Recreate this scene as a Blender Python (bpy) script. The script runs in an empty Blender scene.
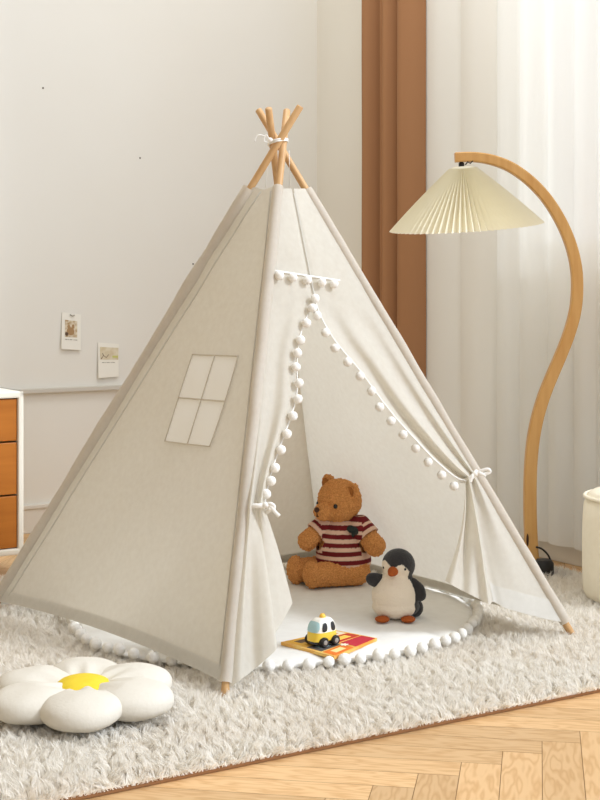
import bpy, bmesh, math, random
import numpy as np
from mathutils import Vector, Matrix, noise, Euler

random.seed(4)
RNG = np.random.default_rng(4)
SC = bpy.context.scene
COL = SC.collection
PI = math.pi

# ------------------------------------------------------------------ camera
F_PX, U0, VH, CAM_Z = 1400.0, 300.0, 285.0, 1.02
cam_d = bpy.data.cameras.new('camera')
cam = bpy.data.objects.new('camera', cam_d)
COL.objects.link(cam)
cam.location = (0, 0, CAM_Z)
cam.rotation_euler = (PI / 2, 0, 0)
cam_d.sensor_fit = 'HORIZONTAL'
cam_d.sensor_width = 36.0
cam_d.lens = F_PX / 600.0 * 36.0
cam_d.shift_y = -(400.0 - VH) / 600.0
cam_d.clip_end = 60
SC.camera = cam

# ------------------------------------------------------------------ world, sun, exposure
w = bpy.data.worlds.new('sky')
SC.world = w
w.use_nodes = True
bg = w.node_tree.nodes['Background']
# the rest of the room: bright window side to the right, dim warm side to the left
wn, wlk = w.node_tree.nodes, w.node_tree.links
wtc = wn.new('ShaderNodeTexCoord')
wsep = wn.new('ShaderNodeSeparateXYZ')
wlk.new(wtc.outputs['Generated'], wsep.inputs[0])
wmr = wn.new('ShaderNodeMapRange')
wmr.inputs['From Min'].default_value, wmr.inputs['From Max'].default_value = -1, 1
wlk.new(wsep.outputs['X'], wmr.inputs['Value'])
wcr = wn.new('ShaderNodeValToRGB')
wcr.color_ramp.elements[0].position, wcr.color_ramp.elements[0].color = 0.26, (0.44, 0.355, 0.23, 1)
wcr.color_ramp.elements[1].position, wcr.color_ramp.elements[1].color = 0.80, (0.94, 1.02, 1.16, 1)
wlk.new(wmr.outputs[0], wcr.inputs['Fac'])
wlk.new(wcr.outputs['Color'], bg.inputs[0])
bg.inputs[1].default_value = 1.20

def add_sun(direction, strength, colour, angle):
    d = bpy.data.lights.new('sun', 'SUN')
    d.energy = strength
    d.color = colour
    d.angle = math.radians(angle)
    o = bpy.data.objects.new('sun', d)
    COL.objects.link(o)
    o.rotation_euler = Vector(direction).to_track_quat('Z', 'Y').to_euler()
    o.location = Vector(direction) * 6
    return o

add_sun((0.95, -0.36, 0.68), 2.3, (0.93, 1.0, 1.09), 11)

wl = bpy.data.lights.new('window_daylight', 'AREA')
wl.shape = 'RECTANGLE'
wl.size, wl.size_y, wl.energy, wl.color = 1.5, 1.4, 7, (0.86, 0.95, 1.0)
wlo = bpy.data.objects.new('window_daylight', wl)
COL.objects.link(wlo)

cl = bpy.data.lights.new('added_fill', 'AREA')  # added fill without a fixture; lifts the window wall, drapes and tent interior
cl.shape = 'DISK'
cl.size, cl.energy, cl.color = 1.3, 38, (0.95, 0.99, 1.03)
clo = bpy.data.objects.new('added_fill', cl)
COL.objects.link(clo)
clo.location = (0.10, 4.5, 3.8)
clo.rotation_euler = Vector((-0.45, -0.1, 1)).to_track_quat('Z', 'Y').to_euler()

SC.view_settings.view_transform = 'Standard'
SC.view_settings.look = 'None'
SC.view_settings.gamma = 1
SC.view_settings.use_curve_mapping = False
SC.view_settings.exposure = 0.0

# ------------------------------------------------------------------ helpers: coordinates
def at(u, v, Y):
    """the point that lies Y metres in front of the camera along the given sight line"""
    return Vector(((u - U0) * Y / F_PX, Y, CAM_Z - (v - VH) * Y / F_PX))

def ground(u, v, z=0.02):
    return at(u, v, (CAM_Z - z) * F_PX / (v - VH))

def proj(p):
    return (U0 + F_PX * p[0] / p[1], VH + F_PX * (CAM_Z - p[2]) / p[1])

def lerp(a, b, t):
    return a + (b - a) * t

def poly(pts, r):
    """polyline sampled at r in 0..1 (by index)"""
    n = len(pts) - 1
    x = min(max(r, 0), 1) * n
    i = min(int(x), n - 1)
    f = x - i
    return tuple(a + (b - a) * f for a, b in zip(pts[i], pts[i + 1]))

def spoly(pts, r):
    """Catmull-Rom through pts"""
    n = len(pts) - 1
    x = min(max(r, 0), 1) * n
    i = min(int(x), n - 1)
    f = x - i
    p0, p1, p2, p3 = pts[max(i - 1, 0)], pts[i], pts[i + 1], pts[min(i + 2, n)]
    out = []
    for a, b, c, d in zip(p0, p1, p2, p3):
        out.append(0.5 * (2 * b + (c - a) * f + (2 * a - 5 * b + 4 * c - d) * f * f + (3 * b - a - 3 * c + d) * f ** 3))
    return tuple(out)

# ------------------------------------------------------------------ helpers: materials
def lin(c):
    c = c / 255.0
    return c / 12.92 if c <= 0.04045 else ((c + 0.055) / 1.055) ** 2.4

def rgb(r, g, b):
    return (lin(r), lin(g), lin(b), 1.0)

def mat(name, colour, rough=0.8, colour2=None, nscale=8.0, bump=0.0, bscale=200.0, trans=0.0, sheen=0.0,
        clear=0.0, spec=0.3, attr=None, stretch=None, detail=4.0, contrast=0.5, bdist=0.002):
    m = bpy.data.materials.new(name)
    m.use_nodes = True
    nt = m.node_tree
    N, L = nt.nodes, nt.links
    b = N['Principled BSDF']
    out = N['Material Output']
    b.inputs['Base Color'].default_value = colour
    b.inputs['Roughness'].default_value = rough
    b.inputs['Specular IOR Level'].default_value = spec
    if sheen:
        b.inputs['Sheen Weight'].default_value = sheen
        b.inputs['Sheen Roughness'].default_value = 0.6
    if clear:
        b.inputs['Coat Weight'].default_value = clear
    tc = N.new('ShaderNodeTexCoord')
    src = tc.outputs['Object']
    if stretch:
        mp = N.new('ShaderNodeMapping')
        mp.inputs['Scale'].default_value = stretch
        L.new(src, mp.inputs['Vector'])
        src = mp.outputs['Vector']
    csock = None
    if attr:
        a = N.new('ShaderNodeAttribute')
        a.attribute_name = attr
        csock = a.outputs['Color']
        L.new(csock, b.inputs['Base Color'])
    elif colour2:
        n = N.new('ShaderNodeTexNoise')
        n.inputs['Scale'].default_value = nscale
        n.inputs['Detail'].default_value = detail
        L.new(src, n.inputs['Vector'])
        cr = N.new('ShaderNodeValToRGB')
        cr.color_ramp.elements[0].position = 0.5 - contrast / 2
        cr.color_ramp.elements[1].position = 0.5 + contrast / 2
        cr.color_ramp.elements[0].color = colour
        cr.color_ramp.elements[1].color = colour2
        L.new(n.outputs['Fac'], cr.inputs['Fac'])
        csock = cr.outputs['Color']
        L.new(csock, b.inputs['Base Color'])
    nrm = None
    if bump:
        n2 = N.new('ShaderNodeTexNoise')
        n2.inputs['Scale'].default_value = bscale
        n2.inputs['Detail'].default_value = 3
        L.new(src, n2.inputs['Vector'])
        bp = N.new('ShaderNodeBump')
        bp.inputs['Strength'].default_value = bump
        bp.inputs['Distance'].default_value = bdist
        L.new(n2.outputs['Fac'], bp.inputs['Height'])
        nrm = bp.outputs['Normal']
        L.new(nrm, b.inputs['Normal'])
    if trans:
        t = N.new('ShaderNodeBsdfTranslucent')
        t.inputs['Color'].default_value = colour
        if csock:
            L.new(csock, t.inputs['Color'])
        mx = N.new('ShaderNodeMixShader')
        mx.inputs[0].default_value = trans
        L.new(b.outputs[0], mx.inputs[1])
        L.new(t.outputs[0], mx.inputs[2])
        L.new(mx.outputs[0], out.inputs['Surface'])
    return m

def sheer_mat(name, colour, through, trans=0.5):
    m = mat(name, colour, 0.9, trans=trans)
    nt = m.node_tree
    out = nt.nodes['Material Output']
    sh = out.inputs['Surface'].links[0].from_socket
    tr = nt.nodes.new('ShaderNodeBsdfTransparent')
    mx = nt.nodes.new('ShaderNodeMixShader')
    mx.inputs[0].default_value = through
    nt.links.new(sh, mx.inputs[1])
    nt.links.new(tr.outputs[0], mx.inputs[2])
    nt.links.new(mx.outputs[0], out.inputs['Surface'])
    return m

def glass_mat(name):
    m = bpy.data.materials.new(name)
    m.use_nodes = True
    nt = m.node_tree
    nt.nodes.remove(nt.nodes['Principled BSDF'])
    tr = nt.nodes.new('ShaderNodeBsdfTransparent')
    gl = nt.nodes.new('ShaderNodeBsdfGlossy')
    gl.inputs['Roughness'].default_value = 0.02
    mx = nt.nodes.new('ShaderNodeMixShader')
    mx.inputs[0].default_value = 0.06
    nt.links.new(tr.outputs[0], mx.inputs[1])
    nt.links.new(gl.outputs[0], mx.inputs[2])
    nt.links.new(mx.outputs[0], nt.nodes['Material Output'].inputs['Surface'])
    return m

def plank_mat(name):
    """oak boards: tone per board from an attribute, grain along the board from its UV"""
    m = bpy.data.materials.new(name)
    m.use_nodes = True
    nt = m.node_tree
    N, L = nt.nodes, nt.links
    b = N['Principled BSDF']
    b.inputs['Roughness'].default_value = 0.42
    b.inputs['Specular IOR Level'].default_value = 0.35
    uv = N.new('ShaderNodeUVMap')
    at_ = N.new('ShaderNodeAttribute')
    at_.attribute_name = 'tone'
    comb = N.new('ShaderNodeVectorMath'); comb.operation = 'ADD'
    L.new(uv.outputs[0], comb.inputs[0])
    sc = N.new('ShaderNodeVectorMath'); sc.operation = 'SCALE'
    sc.inputs['Scale'].default_value = 37.0
    L.new(at_.outputs['Color'], sc.inputs[0])
    L.new(sc.outputs[0], comb.inputs[1])
    mp = N.new('ShaderNodeMapping')
    mp.inputs['Scale'].default_value = (5.0, 26.0, 1.0)
    L.new(comb.outputs[0], mp.inputs['Vector'])
    n = N.new('ShaderNodeTexNoise')
    n.inputs['Scale'].default_value = 1.0
    n.inputs['Detail'].default_value = 2.0
    L.new(mp.outputs[0], n.inputs['Vector'])
    mul = N.new('ShaderNodeMath'); mul.operation = 'MULTIPLY'
    mul.inputs[1].default_value = 13.0
    L.new(n.outputs['Fac'], mul.inputs[0])
    fr = N.new('ShaderNodeMath'); fr.operation = 'PINGPONG'
    fr.inputs[1].default_value = 1.0
    L.new(mul.outputs[0], fr.inputs[0])
    cr = N.new('ShaderNodeValToRGB')
    cr.color_ramp.elements[0].color = rgb(204, 160, 108)
    cr.color_ramp.elements[1].color = rgb(220, 180, 130)
    cr.color_ramp.elements[0].position = 0.0
    cr.color_ramp.elements[1].position = 0.7
    L.new(fr.outputs[0], cr.inputs['Fac'])
    sep = N.new('ShaderNodeSeparateColor')
    L.new(at_.outputs['Color'], sep.inputs[0])
    hs = N.new('ShaderNodeHueSaturation')
    mr = N.new('ShaderNodeMapRange')
    mr.inputs['To Min'].default_value = 0.84
    mr.inputs['To Max'].default_value = 1.12
    L.new(sep.outputs[0], mr.inputs['Value'])
    L.new(mr.outputs[0], hs.inputs['Value'])
    L.new(cr.outputs['Color'], hs.inputs['Color'])
    L.new(hs.outputs['Color'], b.inputs['Base Color'])
    return m

def wood_mat(name, c1, c2, axis_scale=(40, 40, 3), rough=0.45):
    m = mat(name, c1, rough, colour2=c2, nscale=1.0, stretch=axis_scale, detail=6, contrast=0.5, spec=0.35)
    return m

# ------------------------------------------------------------------ helpers: meshes
class MB:
    def __init__(self):
        self.v, self.f, self.m = [], [], []

    def add(self, verts, faces, mi=0):
        o = len(self.v)
        self.v.extend([tuple(p) for p in verts])
        for f in faces:
            self.f.append(tuple(i + o for i in f))
            self.m.append(mi)

    def box(self, c, s, M=None, mi=0, bev=0.0):
        bm = bmesh.new()
        bmesh.ops.create_cube(bm, size=1.0)
        bmesh.ops.scale(bm, vec=Vector(s), verts=bm.verts)
        if bev:
            bmesh.ops.bevel(bm, geom=bm.edges[:], offset=bev, segments=2, profile=0.6, affect='EDGES')
        T = Matrix.Translation(Vector(c))
        if M is not None:
            T = T @ M.to_4x4()
        bm.transform(T)
        bm.verts.index_update()
        self.add([v.co for v in bm.verts], [[v.index for v in f.verts] for f in bm.faces], mi)
        bm.free()

    def ellipsoid(self, c, r, M=None, nu=24, nv=16, mi=0):
        vs, fs = [], []
        M = M or Matrix.Identity(3)
        c = Vector(c)
        vs.append(c + M @ Vector((0, 0, r[2])))
        for j in range(1, nv):
            th = PI * j / nv
            for i in range(nu):
                ph = 2 * PI * i / nu
                vs.append(c + M @ Vector((r[0] * math.sin(th) * math.cos(ph), r[1] * math.sin(th) * math.sin(ph), r[2] * math.cos(th))))
        vs.append(c + M @ Vector((0, 0, -r[2])))
        for i in range(nu):
            fs.append((0, 1 + i, 1 + (i + 1) % nu))
        for j in range(nv - 2):
            for i in range(nu):
                a = 1 + j * nu + i
                b_ = 1 + j * nu + (i + 1) % nu
                fs.append((a, a + nu, b_ + nu, b_))
        last = len(vs) - 1
        for i in range(nu):
            fs.append((last, 1 + (nv - 2) * nu + (i + 1) % nu, 1 + (nv - 2) * nu + i))
        self.add(vs, fs, mi)

    def tube(self, pts, radii, seg=12, caps=True, mi=0, flat=None, closed=False):
        """round (or, with flat=(vector, ratio), flattened) tube along pts"""
        pts = [Vector(p) for p in pts]
        n = len(pts)
        if not hasattr(radii, '__len__'):
            radii = [radii] * n
        vs, fs = [], []
        up = None
        for i in range(n):
            if closed:
                d = (pts[(i + 1) % n] - pts[i - 1]).normalized()
            else:
                d = (pts[min(i + 1, n - 1)] - pts[max(i - 1, 0)]).normalized()
            if up is None:
                up = Vector((0, 0, 1)) if abs(d.z) < 0.9 else Vector((0, 1, 0))
                if flat:
                    up = Vector(flat[0])
            a = (up - d * up.dot(d)).normalized()
            if not flat:
                up = a
            b_ = d.cross(a)
            k = flat[1] if flat else 1.0
            for j in range(seg):
                ph = 2 * PI * j / seg
                vs.append(pts[i] + a * (radii[i] * math.cos(ph) * k) + b_ * (radii[i] * math.sin(ph)))
        for i in range(n if closed else n - 1):
            for j in range(seg):
                a0 = i * seg + j
                a1 = i * seg + (j + 1) % seg
                i2 = (i + 1) % n
                fs.append((a0, a1, i2 * seg + (j + 1) % seg, i2 * seg + j))
        if caps and not closed:
            fs.append(tuple(reversed(range(seg))))
            fs.append(tuple(range((n - 1) * seg, n * seg)))
        self.add(vs, fs, mi)

    def lathe(self, prof, c=(0, 0, 0), seg=48, M=None, mi=0, caps=True, wob=None):
        vs, fs = [], []
        c = Vector(c)
        M = M or Matrix.Identity(3)
        for (r, z) in prof:
            for j in range(seg):
                ph = 2 * PI * j / seg
                rr = r * (wob(ph, z) if wob else 1)
                vs.append(c + M @ Vector((rr * math.cos(ph), rr * math.sin(ph), z)))
        for i in range(len(prof) - 1):
            for j in range(seg):
                fs.append((i * seg + j, i * seg + (j + 1) % seg, (i + 1) * seg + (j + 1) % seg, (i + 1) * seg + j))
        if caps:
            fs.append(tuple(reversed(range(seg))))
            fs.append(tuple(range((len(prof) - 1) * seg, len(prof) * seg)))
        self.add(vs, fs, mi)

    def grid(self, fn, nu, nv, mi=0):
        vs = [fn(i / nu, j / nv) for j in range(nv + 1) for i in range(nu + 1)]
        fs = []
        for j in range(nv):
            for i in range(nu):
                a = j * (nu + 1) + i
                fs.append((a, a + 1, a + nu + 2, a + nu + 1))
        self.add(vs, fs, mi)

    def build(self, name, m, parent=None, smooth=True, sharp=None):
        me = bpy.data.meshes.new(name)
        me.from_pydata(self.v, [], self.f)
        for mm in (m if isinstance(m, (list, tuple)) else [m]):
            me.materials.append(mm)
        me.polygons.foreach_set('material_index', self.m)
        bm = bmesh.new()
        bm.from_mesh(me)
        bmesh.ops.recalc_face_normals(bm, faces=bm.faces)
        bm.to_mesh(me)
        bm.free()
        if smooth:
            me.polygons.foreach_set('use_smooth', [True] * len(me.polygons))
            if sharp:
                me.set_sharp_from_angle(angle=math.radians(sharp))
        o = bpy.data.objects.new(name, me)
        COL.objects.link(o)
        place(o, parent)
        return o

def place(o, parent):
    """parts are built in the place's own metres; their origin moves to their middle when parented"""
    if parent is not None:
        o.parent = parent
        o.matrix_parent_inverse = Matrix.Identity(4)
        root = parent
        off = Vector(parent.location)
        while root.parent is not None:
            root = root.parent
            off = off + Vector(root.location)
        if o.type == 'MESH' and not o.get('local'):
            o.data.transform(Matrix.Translation(-off))

def thing(name, label, cat, loc=(0, 0, 0), group=None):
    o = bpy.data.objects.new(name, None)
    o.empty_display_size = 0.05
    COL.objects.link(o)
    o.location = loc
    tag(o, label, cat, group)
    return o

def tag(o, label, cat, group=None):
    o['label'] = label
    o['category'] = cat
    if group:
        o['group'] = group
    return o

def struct(o):
    o['kind'] = 'structure'
    return o

def bake(o, mods):
    """apply modifiers given as (type, {settings}) and keep the result as plain mesh"""
    for t, s in mods:
        md = o.modifiers.new(t, t)
        for k, val in s.items():
            setattr(md, k, val)
    dg = bpy.context.evaluated_depsgraph_get()
    me = bpy.data.meshes.new_from_object(o.evaluated_get(dg))
    o.modifiers.clear()
    old = o.data
    o.data = me
    bpy.data.meshes.remove(old)
    me.polygons.foreach_set('use_smooth', [True] * len(me.polygons))
    return o

def blob(name, mb, m, parent, voxel, fuzz=0.0, fscale=120.0, smooth_it=6):
    """several rounded masses grown into ONE continuous surface"""
    o = mb.build(name, m)
    bake(o, [('REMESH', dict(mode='VOXEL', voxel_size=voxel)), ('SMOOTH', dict(factor=0.5, iterations=smooth_it))])
    if fuzz:
        me = o.data
        n = len(me.vertices)
        nr = np.empty(n * 3); me.vertices.foreach_get('normal', nr)
        co = np.empty(n * 3); me.vertices.foreach_get('co', co)
        co = co.reshape(-1, 3); nr = nr.reshape(-1, 3)
        d = np.array([noise.noise(Vector(p) * fscale) + 0.6 * noise.noise(Vector(p) * fscale * 2.3) for p in co])
        co += nr * (d * fuzz)[:, None]
        me.vertices.foreach_set('co', co.ravel())
        me.update()
    place(o, parent)
    return o

def colour_verts(o, fn, name='paint'):
    me = o.data
    ca = me.color_attributes.new(name, 'FLOAT_COLOR', 'POINT')
    arr = np.empty((len(me.vertices), 4), dtype=np.float32)
    for i, v in enumerate(me.vertices):
        arr[i] = fn(v.co, v.normal)
    ca.data.foreach_set('color', arr.ravel())

# ------------------------------------------------------------------ materials
M = {}
M['wall'] = mat('wall_paint', rgb(234, 231, 222), 0.9, rgb(231, 227, 217), 1.5)
M['trimw'] = mat('trim_paint', rgb(228, 224, 214), 0.6)
M['rail'] = mat('rail_paint', rgb(205, 199, 187), 0.7)
M['floor'] = plank_mat('oak_floor')
M['gap'] = mat('floor_joint', rgb(150, 108, 66), 0.8)
M['rugbase'] = mat('rug_backing', rgb(226, 214, 194), 0.95)
M['rugedge'] = mat('rug_edge_shade', rgb(140, 100, 66), 0.95)  # dark brown paints the shadow line along the rug's rim
M['pile'] = mat('rug_pile', rgb(250, 247, 240), 0.9, rgb(246, 240, 230), 3.0, trans=0.45)
M['canvas'] = mat('cotton_canvas', rgb(232, 227, 215), 0.95, rgb(226, 220, 207), 60, bump=0.25, bscale=420, trans=0.47)
M['canvas_trim'] = mat('canvas_hem', rgb(229, 225, 216), 0.95, rgb(223, 219, 209), 60, bump=0.25, bscale=420, trans=0.38)
M['patch'] = mat('patch_cotton', rgb(246, 244, 238), 0.95, bump=0.2, bscale=420, trans=0.15)
M['stitch'] = mat('grey_stitching', rgb(200, 190, 173), 0.9)
M['pom'] = mat('pompom_yarn', rgb(246, 243, 236), 0.95, rgb(236, 231, 221), 300, bump=0.8, bscale=500)
M['ribbon'] = mat('cotton_ribbon', rgb(240, 237, 230), 0.9)
M['pole'] = wood_mat('pine_pole', rgb(208, 168, 118), rgb(192, 148, 98), (60, 60, 5))
M['ash'] = wood_mat('bent_ash', rgb(220, 173, 107), rgb(204, 151, 84), (50, 50, 4), 0.4)
M['shade'] = mat('pleated_shade', rgb(246, 240, 218), 0.85, trans=0.28)
M['black'] = mat('black_plastic', rgb(36, 34, 32), 0.45)
M['blackmetal'] = mat('black_metal', rgb(40, 38, 36), 0.4)
M['drawer'] = wood_mat('amber_wood', rgb(190, 116, 42), rgb(168, 98, 30), (2.5, 2.5, 26), 0.45)
M['cabinet'] = mat('cabinet_white', rgb(240, 234, 220), 0.5)
M['darkwood'] = wood_mat('leg_wood', rgb(140, 84, 36), rgb(120, 70, 28), (40, 40, 4))
M['pouf'] = mat('cream_boucle', rgb(248, 240, 220), 0.95, rgb(243, 234, 212), 40, bump=0.4, bscale=300)
M['brown'] = mat('brown_drape', rgb(162, 117, 80), 0.85, rgb(154, 110, 75), 3, bump=0.15, bscale=300, stretch=(1, 1, .05))
M['white_drape'] = mat('white_drape', rgb(246, 244, 238), 0.9, trans=0.2)
M['sheer'] = sheer_mat('sheer_voile', rgb(250, 250, 247), 0.11, 0.20)
M['glass'] = glass_mat('window_glass')
M['paper'] = mat('card_paper', rgb(240, 236, 224), 0.8)
M['ink'] = mat('grey_ink', rgb(150, 142, 128), 0.8)
M['nail'] = mat('nail_head', rgb(120, 112, 100), 0.5)
M['cushion'] = mat('cushion_plush', rgb(218, 211, 197), 0.95, rgb(212, 204, 189), 14, bump=0.22, bscale=120, bdist=0.004)
M['yellow'] = mat('yellow_plush', rgb(232, 204, 60), 0.95, rgb(224, 192, 48), 40, bump=0.4, bscale=260)
M['mat'] = mat('mat_cotton', rgb(240, 238, 232), 0.95, rgb(234, 231, 224), 30, bump=0.3, bscale=300)

# ------------------------------------------------------------------ room
A = math.radians(33)
DL = Vector((math.cos(A), math.sin(A), 0))       # along the left wall, away from the camera
DR = Vector((math.sin(A), -math.cos(A), 0))      # along the window wall, towards the camera
CORNER = Vector((0.079, 6.53, 0))
NL, NR = DR.copy(), -DL.copy()                   # inward normals of the left / window wall
RM = Matrix(((DL.x, -DR.x, 0), (DL.y, -DR.y, 0), (0, 0, 1)))   # room axes: local x = DL, local y = -DR
WALL_H = 4.5  # walls extended upwards out of view to keep sun off the left wall

def room(a, b, z):
    """a metres along the left wall from the corner (leftwards), b metres from it into the room"""
    return CORNER - DL * a + DR * b + Vector((0, 0, z))

def room_box(mb, a0, a1, b0, b1, z0, z1, bev=0.0, mi=0):
    c = room((a0 + a1) / 2, (b0 + b1) / 2, (z0 + z1) / 2)
    mb.box(c, (abs(a1 - a0), abs(b1 - b0), abs(z1 - z0)), RM, mi, bev)

def on_left_wall(u, v, off=0.0):
    k = (u - U0) / F_PX
    o = CORNER + NL * off
    a = (o.x - k * o.y) / (DL.x - k * DL.y)
    p = o - DL * a
    return p + Vector((0, 0, CAM_Z - (v - VH) * p.y / F_PX))

def t_right(u, off):
    k = (u - U0) / F_PX
    o = CORNER + NR * off
    return -(o.x - k * o.y) / (DR.x - k * DR.y)

# herringbone oak floor, one mesh, a tone per board
def herringbone():
    W, n = 0.085, 6
    ang = math.radians(-9.7)
    ca, sa = math.cos(ang), math.sin(ang)
    vs, fs, uvs, tones = [], [], [], []
    g = 0.0007
    K = 60
    for c in range(-K, K):
        for k in range(-5, 6):
            for kind in (0, 1):
                if kind == 0:
                    x0, y0, x1, y1 = c + 2 * n * k, c, c + n + 2 * n * k, c + 1
                else:
                    x0, y0, x1, y1 = c + 2 * n * k, c - 2 * n + 1, c + 1 + 2 * n * k, c - n + 1
                x0, y0, x1, y1 = x0 * W + g, y0 * W + g, x1 * W - g, y1 * W - g
                cx, cy = (x0 + x1) / 2, (y0 + y1) / 2
                X = cx * ca - cy * sa
                Y = cx * sa + cy * ca + 4.0
                p = Vector((X, Y, 0)) - CORNER
                if p.dot(NL) < -0.2 or p.dot(NR) < -0.2 or Y < 1.2 or abs(X) > 2.6:
                    continue
                b = len(vs)
                for x, y in ((x0, y0), (x1, y0), (x1, y1), (x0, y1)):
                    vs.append((x * ca - y * sa, x * sa + y * ca + 4.0, 0))
                fs.append((b, b + 1, b + 2, b + 3))
                L_ = n * W
                uvs += [(0, 0), (L_, 0), (L_, W), (0, W)] if kind == 0 else [(0, 0), (0, W), (L_, W), (L_, 0)]
                tones.append((random.random(), random.random(), random.random(), 1))
    nb = len(fs)
    b = len(vs)
    vs += [(-2.9, 0.9, -0.0015), (2.9, 0.9, -0.0015), (2.9, 7.4, -0.0015), (-2.9, 7.4, -0.0015)]
    fs.append((b, b + 1, b + 2, b + 3))
    uvs += [(0, 0)] * 4
    tones.append((0.5, 0.5, 0.5, 1))
    me = bpy.data.meshes.new('floor')
    me.from_pydata(vs, [], fs)
    me.materials.append(M['floor'])
    me.materials.append(M['gap'])
    me.polygons[nb].material_index = 1
    ul = me.uv_layers.new(name='UVMap')
    for i, q in enumerate(uvs):
        ul.data[i].uv = q
    ca_ = me.color_attributes.new('tone', 'FLOAT_COLOR', 'CORNER')
    for i in range(len(fs)):
        for j in range(4):
            ca_.data[i * 4 + j].color = tones[i]
    o = bpy.data.objects.new('floor', me)
    COL.objects.link(o)
    return struct(o)

herringbone()

mb = MB(); room_box(mb, -0.15, 3.2, -0.12, 0.0, 0, WALL_H); struct(mb.build('wall_left', M['wall'], smooth=False))
WIN_A, WIN_B, WIN_Z0, WIN_Z1, WR_END = t_right(524, 0), 2.40, 1.13, 2.45, 2.55
mb = MB()
room_box(mb, -0.15, 0, 0, WIN_A, 0, WALL_H)
room_box(mb, -0.15, 0, WIN_B, WR_END, 0, WALL_H)
room_box(mb, -0.15, 0, WIN_A, WIN_B, 0, WIN_Z0)
room_box(mb, -0.15, 0, WIN_A, WIN_B, WIN_Z1, WALL_H)
struct(mb.build('wall_right', M['wall'], smooth=False))
mb = MB()
for a, b in ((WIN_A, WIN_A + .05), (WIN_B - .05, WIN_B), ((WIN_A + WIN_B) / 2 - .02, (WIN_A + WIN_B) / 2 + .02)):
    room_box(mb, -0.10, -0.05, a, b, WIN_Z0, WIN_Z1, .004)
room_box(mb, -0.10, -0.05, WIN_A, WIN_B, WIN_Z0, WIN_Z0 + .05, .004)
room_box(mb, -0.10, -0.05, WIN_A, WIN_B, WIN_Z1 - .05, WIN_Z1, .004)
wf = struct(mb.build('window_1', M['trimw'], smooth=False))
mb = MB(); room_box(mb, -0.078, -0.072, WIN_A + .05, WIN_B - .05, WIN_Z0 + .05, WIN_Z1 - .05)
mb.build('glass', M['glass'], wf, smooth=False)
wc = room(-0.75, (WIN_A + WIN_B) / 2, (WIN_Z0 + WIN_Z1) / 2 + 0.1)
wlo.location = wc
wlo.rotation_euler = (-NR).to_track_quat('Z', 'Y').to_euler()

mb = MB(); room_box(mb, 0.0, 3.2, 0.0, 0.014, 0, 0.10, .004)
room_box(mb, 0.0, 3.2, 0.0, 0.02, 0.10, 0.118, .004); struct(mb.build('baseboard_left', M['trimw'], smooth=False))
mb = MB(); room_box(mb, 0.0, 0.014, 0.0, WR_END, 0, 0.10, .004); struct(mb.build('baseboard_right', M['trimw'], smooth=False))
rz = on_left_wall(76, 389.5).z
mb = MB(); room_box(mb, 0.0, 3.2, 0.0, 0.022, rz - .008, rz + .012, .004); struct(mb.build('trim_1', M['rail'], smooth=False))

# nail specks left in the wall
for (u, v, lab) in ((43, 88, 'tiny dark nail head high on the left wall, farthest left of three'),
                    (140, 158, 'tiny dark nail head in the left wall, midway up between the other two'),
                    (193, 264, 'tiny dark nail head in the left wall just left of the tent canvas')):
    mb = MB()
    p = on_left_wall(u, v)
    mb.lathe([(0.0035, -0.004), (0.0042, 0.001), (0.003, 0.0022)], p, 12, NL.to_track_quat('Z', 'Y').to_matrix())
    tag(mb.build('nail', M['nail']), lab, 'nail', 'nail heads in the wall')

# ------------------------------------------------------------------ curtains on the window wall
def curtain(name, edges, off, depth, z0, z1, m, label, cat, nseg=14, sharp=0.55):
    """edges: stations along the wall (metres from the corner) where the folds meet"""
    mb = MB()
    prof = []
    for i in range(len(edges) - 1):
        a, b = edges[i], edges[i + 1]
        dd = depth * min(1.0, (b - a) / 0.09)
        for k in range(nseg):
            s = k / nseg
            prof.append((lerp(a, b, s), off + dd * math.sin(PI * s) ** sharp, i))
    prof.append((edges[-1], off, len(edges) - 1))
    nz = 26
    def fn(x, y):
        i = min(int(round(x * (len(prof) - 1))), len(prof) - 1)
        t, o, idx = prof[i]
        z = lerp(z0, z1, y)
        wv = 0.004 * noise.noise(Vector((t * 14, z * 1.6, idx)))
        p = CORNER + DR * (t + 0.5 * wv) + NR * (o + wv)
        return (p.x, p.y, z)
    mb.grid(fn, len(prof) - 1, nz)
    o = mb.build(name, m)
    return tag(o, label, cat)

def st(us, off):
    return [t_right(u, off) for u in us]

curtain('drape', st([370, 384, 391, 404, 424], .08), .07, .085, .015, 2.68, M['brown'],
        'brown floor-length drape hanging in narrow folds behind the tent', 'curtain')
curtain('drape', st([414, 455, 491], .07), .04, .03, .015, 2.68, M['white_drape'],
        'opaque off-white drape hanging between the brown drape and the sheer', 'curtain', sharp=.8)
curtain('sheer_curtain', st([489, 512, 540, 566, 590, 616, 650, 690, 735], .09), .05, .028, .075, 2.68, M['sheer'],
        'sheer white voile curtain glowing in front of the window behind the lamp', 'curtain', sharp=.9)

# ------------------------------------------------------------------ cabinet, far left
cab_c = at(24, 554, 4.95)                                     # front right lower corner
def cab(x, y, z):
    """x leftwards along the front, y into the cabinet, z up from the floor"""
    p = Vector((cab_c.x, cab_c.y, 0)) - DL * x - DR * y
    return Vector((p.x, p.y, z))
def cab_box(mb, x0, x1, y0, y1, z0, z1, bev=0.0):
    mb.box(cab((x0 + x1) / 2, (y0 + y1) / 2, (z0 + z1) / 2), (abs(x1 - x0), abs(y1 - y0), abs(z1 - z0)), RM, 0, bev)
ZB, ZT, CW, CD = 0.068, at(24, 391, 4.95).z, 0.72, 0.42
ct = thing('drawer_cabinet', 'white framed cabinet with three amber wood drawers at the left edge', 'cabinet', cab(CW / 2, CD / 2, 0))
mb = MB()
cab_box(mb, 0, 0.02, 0, CD, ZB, ZT, .006); cab_box(mb, CW - .02, CW, 0, CD, ZB, ZT, .006)
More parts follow.
